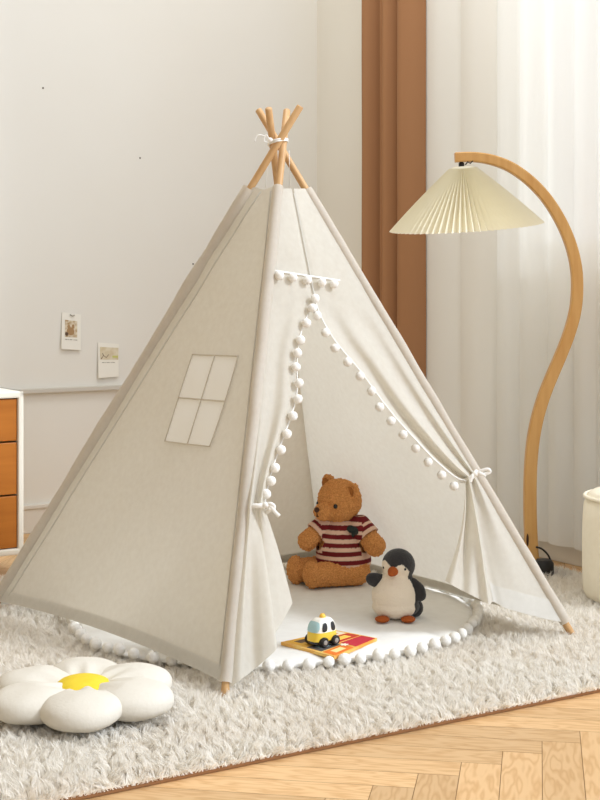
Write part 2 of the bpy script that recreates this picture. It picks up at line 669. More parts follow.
cab_box(mb, 0, CW, 0, CD, ZT - .024, ZT, .006); cab_box(mb, 0, CW, 0, CD, ZB, ZB + .022, .006)
cab_box(mb, .02, CW - .02, CD - .015, CD, ZB + .02, ZT - .02)
mb.build('frame', M['cabinet'], ct, smooth=False)
dz0, dz1 = ZB + .022, ZT - .024
hh = (dz1 - dz0)
cuts = [dz0, dz0 + hh * .355, dz0 + hh * .71, dz1]
for i in range(3):
    mb = MB()
    cab_box(mb, .022, CW - .022, .010, .030, cuts[i] + .003, cuts[i + 1] - .003, .003)
    cab_box(mb, .035, CW - .035, .030, CD - .03, cuts[i] + .008, cuts[i + 1] - .03)
    mb.build('drawer', M['drawer'], ct, smooth=False)
for x in (.115, CW - .115):
    for y in (.06, CD - .06):
        mb = MB(); p = cab(x, y, 0)
        mb.lathe([(0.016, 0.0), (0.02, .03), (0.026, ZB)], p, 20)
        mb.build('leg', M['darkwood'], ct)

# ------------------------------------------------------------------ photo cards taped to the left wall
def wall_card(corners, label, kind):
    """corners: top left, top right, bottom right, bottom left as seen"""
    P = [on_left_wall(u, v, 0.004) for u, v in corners]
    P[3] = P[3] + NL * 0.010
    P[2] = P[2] + NL * 0.006
    def q(x, y, off=0.0):
        a = lerp(P[0], P[1], x); b = lerp(P[3], P[2], x)
        return lerp(a, b, y) + NL * off
    c = sum(P, Vector()) / 4
    t = thing('photo_card', label, 'picture card', c)
    mb = MB()
    nx, ny = 6, 8
    for off in (0.0, -0.0015):
        mb.grid(lambda x, y: q(x, y, off), nx, ny)
    n1 = (nx + 1) * (ny + 1)
    ring = [i for i in range(nx + 1)] + [j * (nx + 1) + nx for j in range(1, ny + 1)] + \
           [ny * (nx + 1) + i for i in range(nx - 1, -1, -1)] + [j * (nx + 1) for j in range(ny - 1, 0, -1)]
    for i in range(len(ring)):
        a, b = ring[i], ring[(i + 1) % len(ring)]
        mb.f.append((a, b, b + n1, a + n1)); mb.m.append(0)
    mb.build('card', M['paper'], t, smooth=False)
    def patch_(x0, x1, y0, y1, off, name, m, fn=None):
        mb = MB()
        mb.grid(lambda x, y: q(lerp(x0, x1, x), lerp(y0, y1, y), off), 10, 10)
        return mb.build(name, m, t, smooth=False)
    if kind == 0:
        pic = patch_(.16, .80, .20, .66, .0008, 'picture', mat('bear_toned_print', rgb(226, 214, 190), .8, rgb(176, 146, 104), 60, contrast=.25))
        mb = MB()
        for (x, y, rx, ry) in ((.45, .50, .20, .11), (.36, .38, .08, .05), (.58, .36, .07, .06)):
            c0 = q(x, y, .0014); ex = (q(x + rx, y, .0014) - c0); ey = (q(x, y + ry, .0014) - c0)
            vs = [c0 + ex * math.cos(k * PI / 8) + ey * math.sin(k * PI / 8) for k in range(16)]
            mb.add(vs, [tuple(range(16))])
        mb.build('motif', mat('tan_print', rgb(170, 136, 96), .8), pic, smooth=False)
        mb = MB()
        c0 = q(.25, .58, .0018); ex = q(.34, .58, .0018) - c0; ey = q(.25, .63, .0018) - c0
        mb.add([c0 + ex * math.cos(k * PI / 8) + ey * math.sin(k * PI / 8) for k in range(16)], [tuple(range(16))])
        mb.build('motif', mat('dark_print', rgb(96, 76, 60), .8), pic, smooth=False)
        mb = MB(); mb.tube([q(.40, .045, .003), q(.52, .075, .006), q(.64, .045, .003)], .0022, 8)
        mb.build('hanging_clip', M['ink'], t)
    else:
        pic = patch_(.08, .97, .12, .48, .0008, 'picture', mat('meadow_print', rgb(224, 214, 190), .8, rgb(206, 188, 150), 30, contrast=.3))
        mb = MB()
        mb.tube([q(.14, .46, .0016), q(.24, .36, .0016), q(.38, .42, .0016), q(.50, .33, .0016)], .0016, 6)
        mb.tube([q(.20, .30, .0016), q(.27, .38, .0016)], .0014, 6)
        mb.build('motif', mat('umber_print', rgb(140, 118, 96), .8), pic)
        mb = MB(); mb.grid(lambda x, y: q(lerp(.68, .95, x), lerp(.36, .42, y), .0014), 2, 2)
        mb.build('motif', mat('lime_print', rgb(206, 204, 120), .8), pic, smooth=False)
    y = .72 if kind == 0 else .555
    mb = MB()
    for x0, x1 in ((.18, .30), (.33, .38), (.41, .55), (.60, .66), (.68, .80)):
        mb.grid(lambda x, yy: q(lerp(x0, x1, x), lerp(y, y + .018, yy), .001), 1, 1)
    mb.build('caption', M['ink'], t, smooth=False)
    return t

wall_card([(62, 312), (81, 314.5), (80.5, 350), (60.5, 349)], 'white photo card with a brown picture, upper left of two on the wall', 0)
wall_card([(98, 342.5), (119, 344), (118, 376.5), (97.5, 378)], 'white photo card with a pale landscape picture, lower and nearer the tent', 1)

# ------------------------------------------------------------------ shag rug
RE1 = Vector((0.850, 0.527, 0)); RE2 = Vector((-0.527, 0.850, 0))   # along the front edge / away from it
RC = Vector((1.518, 3.977, 0))                                        # front right corner
RL, RD = 3.25, 2.02
def rug_pt(a, b, z):
    return RC - RE1 * a + RE2 * b + Vector((0, 0, z))
mb = MB()
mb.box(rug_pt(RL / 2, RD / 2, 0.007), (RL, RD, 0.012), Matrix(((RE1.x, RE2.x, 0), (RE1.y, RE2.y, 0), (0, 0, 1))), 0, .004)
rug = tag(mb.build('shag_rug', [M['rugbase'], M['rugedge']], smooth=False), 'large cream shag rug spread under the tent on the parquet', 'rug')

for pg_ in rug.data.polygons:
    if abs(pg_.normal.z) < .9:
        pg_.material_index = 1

def build_pile():
    n = 420000
    a = RNG.uniform(-0.004, RL + .004, n * 2); b = RNG.uniform(-0.004, RD + .004, n * 2)
    X = RC.x - RE1.x * a + RE2.x * b
    Y = RC.y - RE1.y * a + RE2.y * b
    U = U0 + F_PX * X / Y
    V = VH + F_PX * (CAM_Z - .02) / Y
    keep = (U > -90) & (U < 690) & (V < 860) & (V > 500)
    pk = np.clip((V - 480) / 220.0, 0.35, 1.0)
    keep &= RNG.uniform(0, 1, n * 2) < pk
    a, b, X, Y = a[keep], b[keep], X[keep], Y[keep]
    n = len(X)
    # locks: strands share the lean of their lock
    cell = 0.016
    cx, cy = np.floor(a / cell).astype(int), np.floor(b / cell).astype(int)
    h = (cx * 73856093) ^ (cy * 19349663)
    hr = np.random.default_rng(9).uniform(0, 1, (4096, 4))[h % 4096]
    ccx = (cx + .2 + .6 * hr[:, 0]) * cell; ccy = (cy + .2 + .6 * hr[:, 1]) * cell
    big = np.sin(a * 9 + 1.3 * np.sin(b * 7)) + np.sin(b * 11 + 1.7 * np.sin(a * 6))
    ang = hr[:, 2] * 2 * PI + big * 0.8
    lean = 0.008 + 0.018 * hr[:, 3]
    length = RNG.uniform(0.015, 0.029, n) * (0.85 + .4 * hr[:, 1])
    tipa = a + (ccx - a) * .55 + np.cos(ang) * lean + RNG.normal(0, .004, n)
    tipb = b + (ccy - b) * .55 + np.sin(ang) * lean + RNG.normal(0, .004, n)
    tipa = np.clip(tipa, -0.022, RL + .022); tipb = np.clip(tipb, -0.022, RD + .022)
    edge = np.minimum(np.minimum(b, RD - b), np.minimum(a, RL - a))
    tz = 0.012 + length * np.where(edge < .02, .45 + .55 * np.clip(edge, 0, .02) / .02, 1.0)
    def wpt(aa, bb, zz):
        return np.stack([RC.x - RE1.x * aa + RE2.x * bb, RC.y - RE1.y * aa + RE2.y * bb, zz], 1)
    p0 = wpt(a, b, np.full(n, .010))
    ma, mb_ = a + (tipa - a) * .35, b + (tipb - b) * .35
    p1 = wpt(ma, mb_, 0.012 + (tz - .012) * .62)
    p2 = wpt(tipa, tipb, tz)
    for k in ((224.5, 698), (573.5, 637), (-8, 611)):
        q = ground(*k)
        d = np.hypot(X - q.x, Y - q.y)
        tz = .012 + (tz - .012) * np.clip((d - .02) / .07, .25, 1.0)
    th = RNG.uniform(0, PI, n)
    wd = RNG.uniform(0.0008, 0.0014, n)
    s = np.stack([np.cos(th) * wd, np.sin(th) * wd, np.zeros(n)], 1)
    V_ = np.empty((n, 5, 3))
    V_[:, 0] = p0 - s; V_[:, 1] = p0 + s; V_[:, 2] = p1 + s * .9; V_[:, 3] = p1 - s * .9; V_[:, 4] = p2
    base = (np.arange(n) * 5)[:, None]
    quads = (base + np.array([[0, 1, 2, 3]]))
    tris = (base + np.array([[3, 2, 4]]))
    me = bpy.data.meshes.new('pile')
    me.vertices.add(n * 5)
    me.vertices.foreach_set('co', V_.ravel())
    loops = np.concatenate([quads.ravel(), tris.ravel()]).astype(np.int32)
    me.loops.add(len(loops))
    me.loops.foreach_set('vertex_index', loops)
    me.polygons.add(2 * n)
    starts = np.concatenate([np.arange(n) * 4, 4 * n + np.arange(n) * 3]).astype(np.int32)
    me.polygons.foreach_set('loop_start', starts)
    me.update(calc_edges=True)
    me.validate()
    me.materials.append(M['pile'])
    o = bpy.data.objects.new('pile', me)
    COL.objects.link(o)
    place(o, rug)
    o['kind'] = 'stuff'
build_pile()

# ------------------------------------------------------------------ round play mat with pompom edge
MC, MR = Vector((-0.08, 4.21, 0)), 0.595
MZ = 0.046
def mat_z(x, y):
    p = Vector((x * 5, y * 5, 0.3))
    return MZ + 0.007 * noise.noise(p) + 0.004 * noise.noise(p * 2.7)
mt = thing('play_mat', 'round white padded play mat with pompom edge lying under the tent', 'play mat', (MC.x, MC.y, 0.03))
mb = MB()
rings = [0.001, .1, .2, .3, .4, .5, .6, .7, .8, .88, .94, .975, 1.0]
S = 96
def mat_wob(ph):
    return 1 + 0.012 * math.sin(3 * ph + .7) + .008 * math.sin(7 * ph) + .055 * math.exp(-((ph - math.radians(232)) / .42) ** 2)
def ring_pt(rr, j, top):
    ph = 2 * PI * j / S
    wob = mat_wob(ph)
    x, y = MC.x + MR * rr * wob * math.cos(ph), MC.y + MR * rr * wob * math.sin(ph)
    z = mat_z(x, y)
    edge = max(0, (rr - .85) / .15)
    if top:
        return (x, y, z + .006 - .012 * edge ** 2 + .0025 * math.sin(ph * 26) * edge)
    return (x, y, z - .012)
for top in (1, 0):
    vs = [ring_pt(r, j, top) for r in rings for j in range(S)]
    fs = [(i * S + j, i * S + (j + 1) % S, (i + 1) * S + (j + 1) % S, (i + 1) * S + j) for i in range(len(rings) - 1) for j in range(S)]
    fs.append(tuple(range(S)))
    mb.add(vs, fs)
nn = len(rings) * S
for j in range(S):
    a, b = (len(rings) - 1) * S + j, (len(rings) - 1) * S + (j + 1) % S
    mb.f.append((a, b, b + nn, a + nn)); mb.m.append(0)
mb.build('pad', M['mat'], mt)

def pom_mesh(r):
    mb = MB()
    mb.ellipsoid((0, 0, 0), (r, r, r * .95), None, 22, 14)
    me = bpy.data.meshes.new('pompom')
    vs = []
    for p in mb.v:
        q = Vector(p)
        vs.append(q * (1 + .07 * noise.noise(q * 320) + .05 * noise.noise(q * 700)))
    me.from_pydata(vs, [], mb.f)
    me.polygons.foreach_set('use_smooth', [True] * len(me.polygons))
    me.materials.append(M['pom'])
    return me
POM = [pom_mesh(.0155), pom_mesh(.0132), pom_mesh(.0170)]
def pompom(parent, p, me):
    o = bpy.data.objects.new('pompom', me)
    COL.objects.link(o)
    o.parent = parent
    o.location = Vector(p) - Vector(parent.location)
    o.rotation_euler = (random.random() * 6, random.random() * 6, random.random() * 6)
    return o
NP = 76
for j in range(NP):
    ph = 2 * PI * (j + random.uniform(-.12, .12)) / NP
    wob = mat_wob(ph)
    r = MR * wob + .016
    pompom(mt, (MC.x + r * math.cos(ph), MC.y + r * math.sin(ph), MZ + random.uniform(-.004, .004) + .010 * math.exp(-((ph - math.radians(225)) / .5) ** 2)), POM[j % 2 * 2])

# ------------------------------------------------------------------ teepee play tent
FOOT = {'F': ground(224.5, 698), 'R': ground(573.5, 637), 'L': ground(-8, 611), 'B': ground(322, 561)}
CROSS = {'F': at(283.5, 142, 4.125), 'L': at(278.5, 142, 4.09), 'B': at(272.5, 142, 4.165), 'R': at(277.5, 142, 4.20)}
TIPV = {'F': 110, 'L': 106, 'B': 108, 'R': 109.5}
tent_c = sum(FOOT.values(), Vector()) / 4
tent = thing('play_tent', 'white cotton teepee play tent with tied-back pompom door flaps', 'play tent', (tent_c.x, tent_c.y, 0.02))
axis_top = sum(CROSS.values(), Vector()) / 4

def pole_at_z(k, z):
    a, b = FOOT[k], CROSS[k]
    return a + (b - a) * ((z - a.z) / (b.z - a.z))
def pole_at_v(k, v):
    lo, hi = -0.05, 1.4
    for _ in range(50):
        m_ = (lo + hi) / 2
        if proj(FOOT[k] + (CROSS[k] - FOOT[k]) * m_)[1] > v: lo = m_
        else: hi = m_
    return FOOT[k] + (CROSS[k] - FOOT[k]) * lo

PR = 0.0106
for k in 'LFRB':
    tip = pole_at_v(k, TIPV[k])
    mb = MB()
    d = (FOOT[k] - tip).normalized()
    pts = [tip, tip + d * .003] + [lerp(tip, FOOT[k], s / 12) for s in range(1, 12)] + [FOOT[k] - d * .003, FOOT[k]]
    mb.tube(pts, [PR * .8] + [PR] * (len(pts) - 2) + [PR * .8], 18)
    mb.build('pole', M['pole'], tent)

ZTOP = pole_at_v('F', 188).z
class Face:
    def __init__(s, a, b):
        s.a, s.b = a, b
    def p(s, t, z, off=0.0):
        q = lerp(pole_at_z(s.a, z), pole_at_z(s.b, z), t)
        return q + s.n(t, z) * off
    def n(s, t, z):
        A0, B0 = pole_at_z(s.a, z), pole_at_z(s.b, z)
        q = lerp(A0, B0, t)
        q2 = lerp(pole_at_z(s.a, z + .1), pole_at_z(s.b, z + .1), t)
        nn_ = (B0 - A0).cross(q2 - q).normalized()
        c = lerp(tent_c, axis_top, z / 1.4)
        return nn_ if nn_.dot(q - c) > 0 else -nn_
    def inv(s, u, v):
        t, z = .5, .6
        for _ in range(25):
            e = 1e-4
            f0 = proj(s.p(t, z)); ft = proj(s.p(t + e, z)); fz = proj(s.p(t, z + e))
            a, b, c, d = (ft[0] - f0[0]) / e, (fz[0] - f0[0]) / e, (ft[1] - f0[1]) / e, (fz[1] - f0[1]) / e
            ru, rv = u - f0[0], v - f0[1]
            det = a * d - b * c
            t += max(-.5, min(.5, (ru * d - b * rv) / det)); z += max(-.5, min(.5, (a * rv - c * ru) / det))
        return t, z
    def at(s, u, v, off=0.0):
        t, z = s.inv(u, v)
        return s.p(t, z, off)

LF, LB, BR, FR = Face('L', 'F'), Face('L', 'B'), Face('B', 'R'), Face('F', 'R')

def wr(p, amp, sc=3.0):
    q = Vector(p)
    return amp * (noise.noise(q * sc) + .5 * noise.noise(q * sc * 2.6 + Vector((3, 1, 7))))

def hem_z(t, sag):
    if sag < 0:
        return 0.052 + .03 * t * t
    return 0.052 + sag * math.sin(PI * t) ** .8

def panel(face, sag, name='canvas_panel', off=.006, wa=.006):
    mb = MB()
    def fn(t, y):
        z = lerp(hem_z(t, sag), ZTOP + .004 * math.sin(9 * t), y)
        q = face.p(t, z)
        e = min(1, 6 * t * (1 - t))
        return q + face.n(t, z) * (off + e * wr(q, wa) - .010 * math.sin(PI * t) * math.sin(PI * y))
    mb.grid(fn, 44, 60)
    o = mb.build(name, M['canvas'], tent)
    mb = MB()                                               # doubled hem along the bottom, inside and outside
    for so in (.0025, -.0025):
        def fh(t, y):
            z = hem_z(t, sag) + lerp(-.001, .030, y)
            yy = (z - hem_z(t, sag)) / (ZTOP - hem_z(t, sag))
            q = face.p(t, z)
            e = min(1, 6 * t * (1 - t))
            return q + face.n(t, z) * (off + so + e * wr(q, wa) - .010 * math.sin(PI * t) * math.sin(PI * yy))
        mb.grid(fh, 44, 3)
    h = mb.build('hem', M['canvas_trim'], o)
    return o
panel(LF, .020)
panel(LB, .0, off=-.017)
panel(BR, -1, off=-.017)

# sleeves the poles run in
for k in 'LFRB':
    mb = MB()
    pts, rr = [], []
    z0 = .060 if k != 'F' else .052
    for i in range(41):
        z = lerp(z0, ZTOP + .004, i / 40)
        q = pole_at_z(k, z)
        wob = wr(q, .004, 7)
        out = (q - lerp(tent_c, axis_top, z / 1.4)); out.z = 0
        pts.append(q + out.normalized() * .003 + Vector((wob, wob, 0)) * .6)
        rr.append(.0165 + .0035 * noise.noise(q * 9) + (.003 if k == 'L' else 0))
    mb.tube(pts, rr, 16, caps=False)
    mb.build('pole_sleeve', M['canvas'], tent)
    # stitched seam beside each sleeve
for (face, t0, k) in ((LF, .040, 'L'), (LF, .975, 'F')):
    mb = MB()
    pts = []
    for i in range(40):
        z = lerp(.075, ZTOP - .01, i / 39)
        wdt = (pole_at_z(face.a, z) - pole_at_z(face.b, z)).length
        t = .052 / wdt if k == 'L' else 1 - .024 / wdt
        q = face.p(t, z)
        y = (z - .05) / (ZTOP - .05)
        e = min(1, 6 * t * (1 - t))
        pts.append(q + face.n(t, z) * (.007 + e * wr(q, .006) - .010 * math.sin(PI * t) * math.sin(PI * y)))
    mb.tube(pts, .0022, 6)
    mb.build('seam', M['canvas_trim'], tent)

# front: closed upper panel
SLIT = (314.5, 301)
FO = .010
def fpt(u, v, off, cloth=False):
    """point on the door side, off metres proud of it, along the sight line of (u, v)"""
    uu, vv = u, v
    for _ in range(4):
        t, z = FR.inv(uu, vv)
        q = FR.p(t, z, off + (base_off(t, FR.p(t, z)) if cloth else 0))
        a, b = proj(q)
        uu += u - a; vv += v - b
    return q

def base_off(t, q):
    e = min(1, 6 * t * (1 - t))
    return FO * (.6 + .4 * e) + e * wr(q, .006, 6)
def f_fn(x, y):
    v = lerp(302.5, 188.5, y)
    a = pole_at_v('F', v); b = pole_at_v('R', v)
    ua, ub = proj(a)[0], proj(b)[0]
    us = lerp(SLIT[0], 292, y)
    u = lerp(ua, us, x * 2) if x <= .5 else lerp(us, ub, x * 2 - 1)
    crease = -.006 * math.exp(-((x - .5) / .035) ** 2) * min(1, 6 * y)
    return fpt(u, v, crease, True)
mb = MB(); mb.grid(f_fn, 40, 40)
front = mb.build('front_canvas', M['canvas'], tent)
mb = MB(); mb.tube([Vector(f_fn(.5, y / 20)) + FR.n(.5, .9) * .005 for y in range(0, 20)], .0022, 6)
mb.build('seam', M['canvas_trim'], front)

EL = [(314, 301), (309, 312), (303, 325), (299, 340), (297, 355), (296.5, 370), (297, 385), (295.5, 400), (291, 415), (285.5, 431), (279, 448), (273, 466), (268, 484), (264, 506)]
ER = [(314.5, 301), (321, 318), (331, 336), (344, 353), (357, 368), (369, 384), (380, 399), (391, 413), (403, 427), (416, 441), (429, 455), (443, 468), (456, 478), (465, 481)]
TIE_L, TIE_R = 508, 471

def left_upper(x, y):
    eu, ev = spoly(EL, y)
    a = pole_at_v('F', lerp(301, TIE_L, y)); pu, pv = proj(a)
    pu += 1.0
    u, v = lerp(pu, eu, x), lerp(pv, ev, x)
    amp = .004 * min(1, y * 8) + .013 * y ** 1.5
    off = amp * math.sin(2 * PI * (1.6 * x + .1 * math.sin(4 * y))) * min(1, 4 * x) + .016 * y * y * math.sin(PI * x)
    return fpt(u, v, off, True)
mb = MB(); mb.grid(left_upper, 26, 50)
HL = [(227, 690, .004), (240, 680, .030), (252, 671, .012), (264, 661, .035), (277, 648, .045), (272, 640, -.005), (283, 621, -.02), (292.5, 603, -.035)]
def left_lower(x, y):
    p0 = left_upper(x, 1.0)
    hu, hv, ho = spoly(HL, x)
    p1 = fpt(hu, hv, ho)
    q = lerp(p0, p1, y)
    bul = math.sin(PI * y) * (.010 * math.sin(2 * PI * (2.2 * x + .15))) * (1 - x * x)
    n_ = FR.n(.2, .3)
    # cloth falls steeper below the tie than a straight line
    return q + n_ * bul + Vector((.004 * math.sin(PI * y) * x, 0, 0))
mb.grid(left_lower, 48, 34)
flapL = mb.build('door_flap', M['canvas'], tent)

def right_upper(x, y):
    """x = 0 at the opening edge, 1 at the pole"""
    eu, ev = spoly(ER, y)
    a = pole_at_v('R', lerp(301, TIE_R, y)); pu, pv = proj(a)
    pu -= 1.0
    u, v = lerp(eu, pu, x), lerp(ev, pv, x)
    amp = (.005 * min(1, y * 8) + .014 * y ** 1.2)
    ph = 2 * PI * (2.2 * x ** .8 + .12 * math.sin(3 * y))
    off = amp * math.sin(ph + .6) * min(1, 5 * (1 - x)) + .020 * y * math.sin(PI * x) + .012 * math.exp(-(x / .08) ** 2) * min(1, 3 * y)
    return fpt(u, v, off, True)
mb = MB(); mb.grid(right_upper, 40, 60)
HR = [(445, 581, .005), (452, 585, .030), (461, 590, .012), (471, 595, .034), (481, 600, .028), (489.5, 604.5, .050), (493, 602, .0), (505, 608, .006), (522, 613, .010), (545, 619, .006), (567, 623, .004)]
def right_lower(x, y):
    p0 = right_upper(x, 1.0)
    hu, hv, ho = spoly(HR, x)
    p1 = fpt(hu, hv, ho)
    q = lerp(p0, p1, y)
    bul = math.sin(PI * y) * (.012 * math.sin(2 * PI * (2.6 * x + .1))) * (1 - x) ** .5
    side = .012 * math.sin(PI * y) * max(0, 1 - 2.5 * x)
    return q + FR.n(.8, .3) * bul + Vector((side, 0, 0))
mb.grid(right_lower, 64, 34)
flapR = mb.build('door_flap', M['canvas'], tent)

# hem band on the fixed lower corner of the right flap
mb = MB()
def rh(x, y):
    xx = lerp(.60, .985, x)
    q = Vector(right_lower(xx, lerp(1.0, .85, y)))
    return q + FR.n(.9, .2) * .002
mb.grid(rh, 24, 4)
mb.build('hem', M['canvas_trim'], flapR)

# pompom trims
LPOM = [(279.5, 275.5), (293, 277.5), (307.5, 280), (322, 282.5), (334, 284), (315, 298.5), (312.5, 308), (317, 315.5),
        (325.5, 332.6), (335, 348), (347.6, 362), (360, 376), (371.5, 391), (379.5, 407), (391, 421), (403, 434.5), (415.6, 448), (428, 462), (441.6, 475), (454, 486),
        (306.4, 323), (300.5, 340), (297.5, 353), (296, 367), (299, 383), (298, 399), (293, 416), (287, 434), (281, 450), (275, 468), (271, 481), (266, 494)]
for (u, v) in LPOM:
    pompom(tent, fpt(u, v, .026), POM[1])
mb = MB()
tp = [fpt(lerp(274, 340, i / 16), lerp(270.5, 280.5, i / 16), .016) for i in range(17)]
mb.tube(tp, .0026, 8, flat=(FR.n(.5, .9), .5))
mb.build('trim_tape', M['ribbon'], tent)
mb = MB(); mb.tube([Vector(left_upper(1.0, i / 30)) + FR.n(.3, .6) * .002 for i in range(31)], .0022, 8)
mb.build('trim_tape', M['ribbon'], flapL)
mb = MB(); mb.tube([Vector(right_upper(0.0, i / 30)) + FR.n(.3, .6) * .002 for i in range(31)], .0022, 8)
mb.build('trim_tape', M['ribbon'], flapR)

# tie-back ribbons
def wrap_tie(c, axis, rx, tails):
    mb = MB()
    ax = Vector(axis).normalized()
    n_ = FR.n(.5, .4)
    s = ax.cross(n_).normalized()
    pts = [c + s * (rx * math.cos(2 * PI * i / 20)) + n_ * (rx * .95 * math.sin(2 * PI * i / 20)) + ax * (.003 * math.sin(4 * PI * i / 20)) for i in range(20)]
    mb.tube(pts, .0055, 8, closed=True, flat=(ax, 1.2))
    mb.ellipsoid(c + n_ * (rx + .004), (.009, .008, .008))
    for tl in tails:
        P0 = c + n_ * (rx + .005)
        tail = [P0] + [P0 + Vector((dx, dy, dz)) for dx, dy, dz in tl]
        pts = [Vector(spoly([tuple(q) for q in tail], i / 16)) for i in range(17)]
        mb.tube(pts, .0048, 8, flat=(Vector((0, 1, 0)), .45))
    return mb.build('tie_ribbon', M['ribbon'], tent)
cR = fpt(469, 477, .018)
wrap_tie(cR, pole_at_z('R', .8) - pole_at_z('R', .2), .027,
         [[(.018, -.004, .010), (.034, -.006, .014), (.040, -.004, .006), (.026, -.004, .000), (.006, -.002, .000)],
          [(.012, -.006, .002), (.028, -.004, -.006)], [(-.010, -.006, -.006), (-.016, -.006, -.022)]])
cL = fpt(260.5, 508, .018)
wrap_tie(cL, pole_at_z('F', .8) - pole_at_z('F', .2), .025,
         [[(.012, -.004, -.004), (.022, -.006, -.016), (.034, -.006, -.028)], [(.010, -.004, .004), (.020, -.004, -.002), (.018, -.004, -.012), (.006, -.004, -.008)]])

# sewn window on the left side
WQ = [(193, 354.5), (240, 357), (211, 447), (164.5, 441)]
wq = [LF.inv(u, v) for u, v in WQ]
def win_p(x, y, off):
    a = (lerp(wq[0][0], wq[1][0], x), lerp(wq[0][1], wq[1][1], x))
    b = (lerp(wq[3][0], wq[2][0], x), lerp(wq[3][1], wq[2][1], x))
    t, z = lerp(a[0], b[0], y), lerp(a[1], b[1], y)
    q = LF.p(t, z)
    e = min(1, 6 * t * (1 - t))
    yy = (z - hem_z(t, .02)) / (ZTOP - hem_z(t, .02))
    return q + LF.n(t, z) * (.006 + e * wr(q, .006) - .010 * math.sin(PI * t) * math.sin(PI * yy) + off)
mb = MB(); mb.grid(lambda x, y: win_p(x, y, .003 + .002 * math.sin(PI * x * 2) ** 2 * math.sin(PI * y * 2) ** 2), 24, 30)
wp = mb.build('window_patch', M['patch'], tent)
mb = MB()
for pts in ([(0, 0), (1, 0)], [(1, 0), (1, 1)], [(1, 1), (0, 1)], [(0, 1), (0, 0)], [(.5, 0), (.5, 1)], [(0, .5), (1, .5)]):
    (x0, y0), (x1, y1) = pts
    mb.tube([win_p(lerp(x0, x1, i / 20), lerp(y0, y1, i / 20), .0045) for i in range(21)], .0017, 6)
mb.build('stitching', M['stitch'], wp)

# cord binding the pole tops
mb = MB()
cc = Vector((0, 0, 0))
cc = sum((pole_at_v(k, 142) for k in 'LFRB'), Vector()) / 4
for r_ in range(2):
    pts = []
    for i in range(28):
        a = 2 * PI * i / 28
        pts.append(cc + Vector((.029 * math.cos(a), .068 * math.sin(a), -.004 + .005 * r_ + .006 * math.cos(a))))
    mb.tube(pts, .0026, 8, closed=True)
k0 = cc + Vector((-.022, -.060, 0))
mb.ellipsoid(k0, (.008, .007, .007))
tail = [k0, k0 + Vector((-.02, -.004, .012)), k0 + Vector((-.036, -.006, .012)), k0 + Vector((-.046, -.006, -.006))]
mb.tube([Vector(spoly([tuple(q) for q in tail], i / 14)) for i in range(15)], .0018, 6)
tail = [k0, k0 + Vector((-.012, -.006, .014)), k0 + Vector((-.018, -.006, -.004)), k0 + Vector((-.006, -.004, -.008))]
mb.tube([Vector(spoly([tuple(q) for q in tail], i / 14)) for i in range(15)], .0018, 6)
mb.build('binding_cord', M['ribbon'], tent)
for k1, u in (('B', 267), ('R', 288)):
    mb = MB()
    q0 = at(u + 1, 150, 4.17); q1 = at(u - 2 if k1 == 'B' else u + 1, 192, 4.20)
    mb.tube([q0, lerp(q0, q1, .5) + Vector((.002, 0, 0)), q1], .0013, 6)
    mb.build('hanging_cord', M['ribbon'], tent)

# ------------------------------------------------------------------ floor lamp
LY = 4.86
lamp_base = ground(541, 578, 0.0); lamp_base = Vector(((541 - U0) * LY / F_PX, LY, 0))
lamp = thing('floor_lamp', 'arched bent-wood floor lamp with pleated cream shade beside the sheer curtain', 'floor lamp', lamp_base)
CL = [(455, 157.5), (468, 157), (482, 158), (497, 161.5), (512, 168), (527, 178.5), (541, 192), (553, 208), (563, 226), (571, 246), (576, 268), (577, 290), (575, 311), (569.5, 332), (562, 352), (553, 373), (544.5, 394), (538, 415), (533.5, 437), (531, 460), (530, 485), (530, 512), (531, 540), (533, 572)]
PT = [at(*spoly(CL, i / 92), LY) for i in range(93)]
mb = MB()
hw, hd = .0165, .020
vs = []
for i, p in enumerate(PT):
    d = (PT[min(i + 1, 92)] - PT[max(i - 1, 0)]).normalized()
    s = Vector((d.z, 0, -d.x))
    ww = hw * (1.0 + .30 * (i / 92))
    c_ = .004
    for (a, b) in ((-ww, -hd + c_), (-ww + c_, -hd), (ww - c_, -hd), (ww, -hd + c_), (ww, hd - c_), (ww - c_, hd), (-ww + c_, hd), (-ww, hd - c_)):
        vs.append(p + s * a + Vector((0, 1, 0)) * b)
fs = []
for i in range(92):
    for j in range(8):
        fs.append((i * 8 + j, i * 8 + (j + 1) % 8, (i + 1) * 8 + (j + 1) % 8, (i + 1) * 8 + j))
fs.append(tuple(range(8))); fs.append(tuple(range(92 * 8, 93 * 8)))
mb.add(vs, fs)
mb.build('curved_pole', M['ash'], lamp, sharp=40)
# shade
sc_top = at(463, 168, LY); sc_bot = at(468, 226, LY)
SH, R0, R1 = .205, .042, .252
Mtilt = Euler((math.radians(6.0), math.radians(-4.0), 0)).to_matrix()
NPL = 72
mb = MB()
prof = [(R0 + (R1 - R0) * s, -SH * s) for s in [0, .03, .1, .25, .4, .55, .7, .85, 1.0]]
seg = NPL * 2
def pleat(ph, z):
    s = -z / SH
    x = (ph * NPL / (2 * PI) + 1e-4) % 1.0
    tri = 1 - abs(2 * x - 1) * 2
    return 1 + tri * (.16 - .09 * s)
mb.lathe(prof, sc_top, seg, Mtilt, caps=False, wob=pleat)
mb.build('lamp_shade', M['shade'], lamp, smooth=False)
mb = MB(); mb.lathe([(.001, .006), (.03, .006), (.040, 0.002), (.040, -.010)], sc_top, 40, Mtilt, caps=False)
mb.build('shade_cap', M['shade'], lamp)
mb = MB(); tipc = at(461.5, 161, LY)
mb.lathe([(.008, -.035), (.010, -.03), (.010, .004), (.006, .008)], tipc - Vector((0, 0, .012)), 16)
mb.build('lamp_holder', M['black'], lamp)
mb = MB()
q = tipc
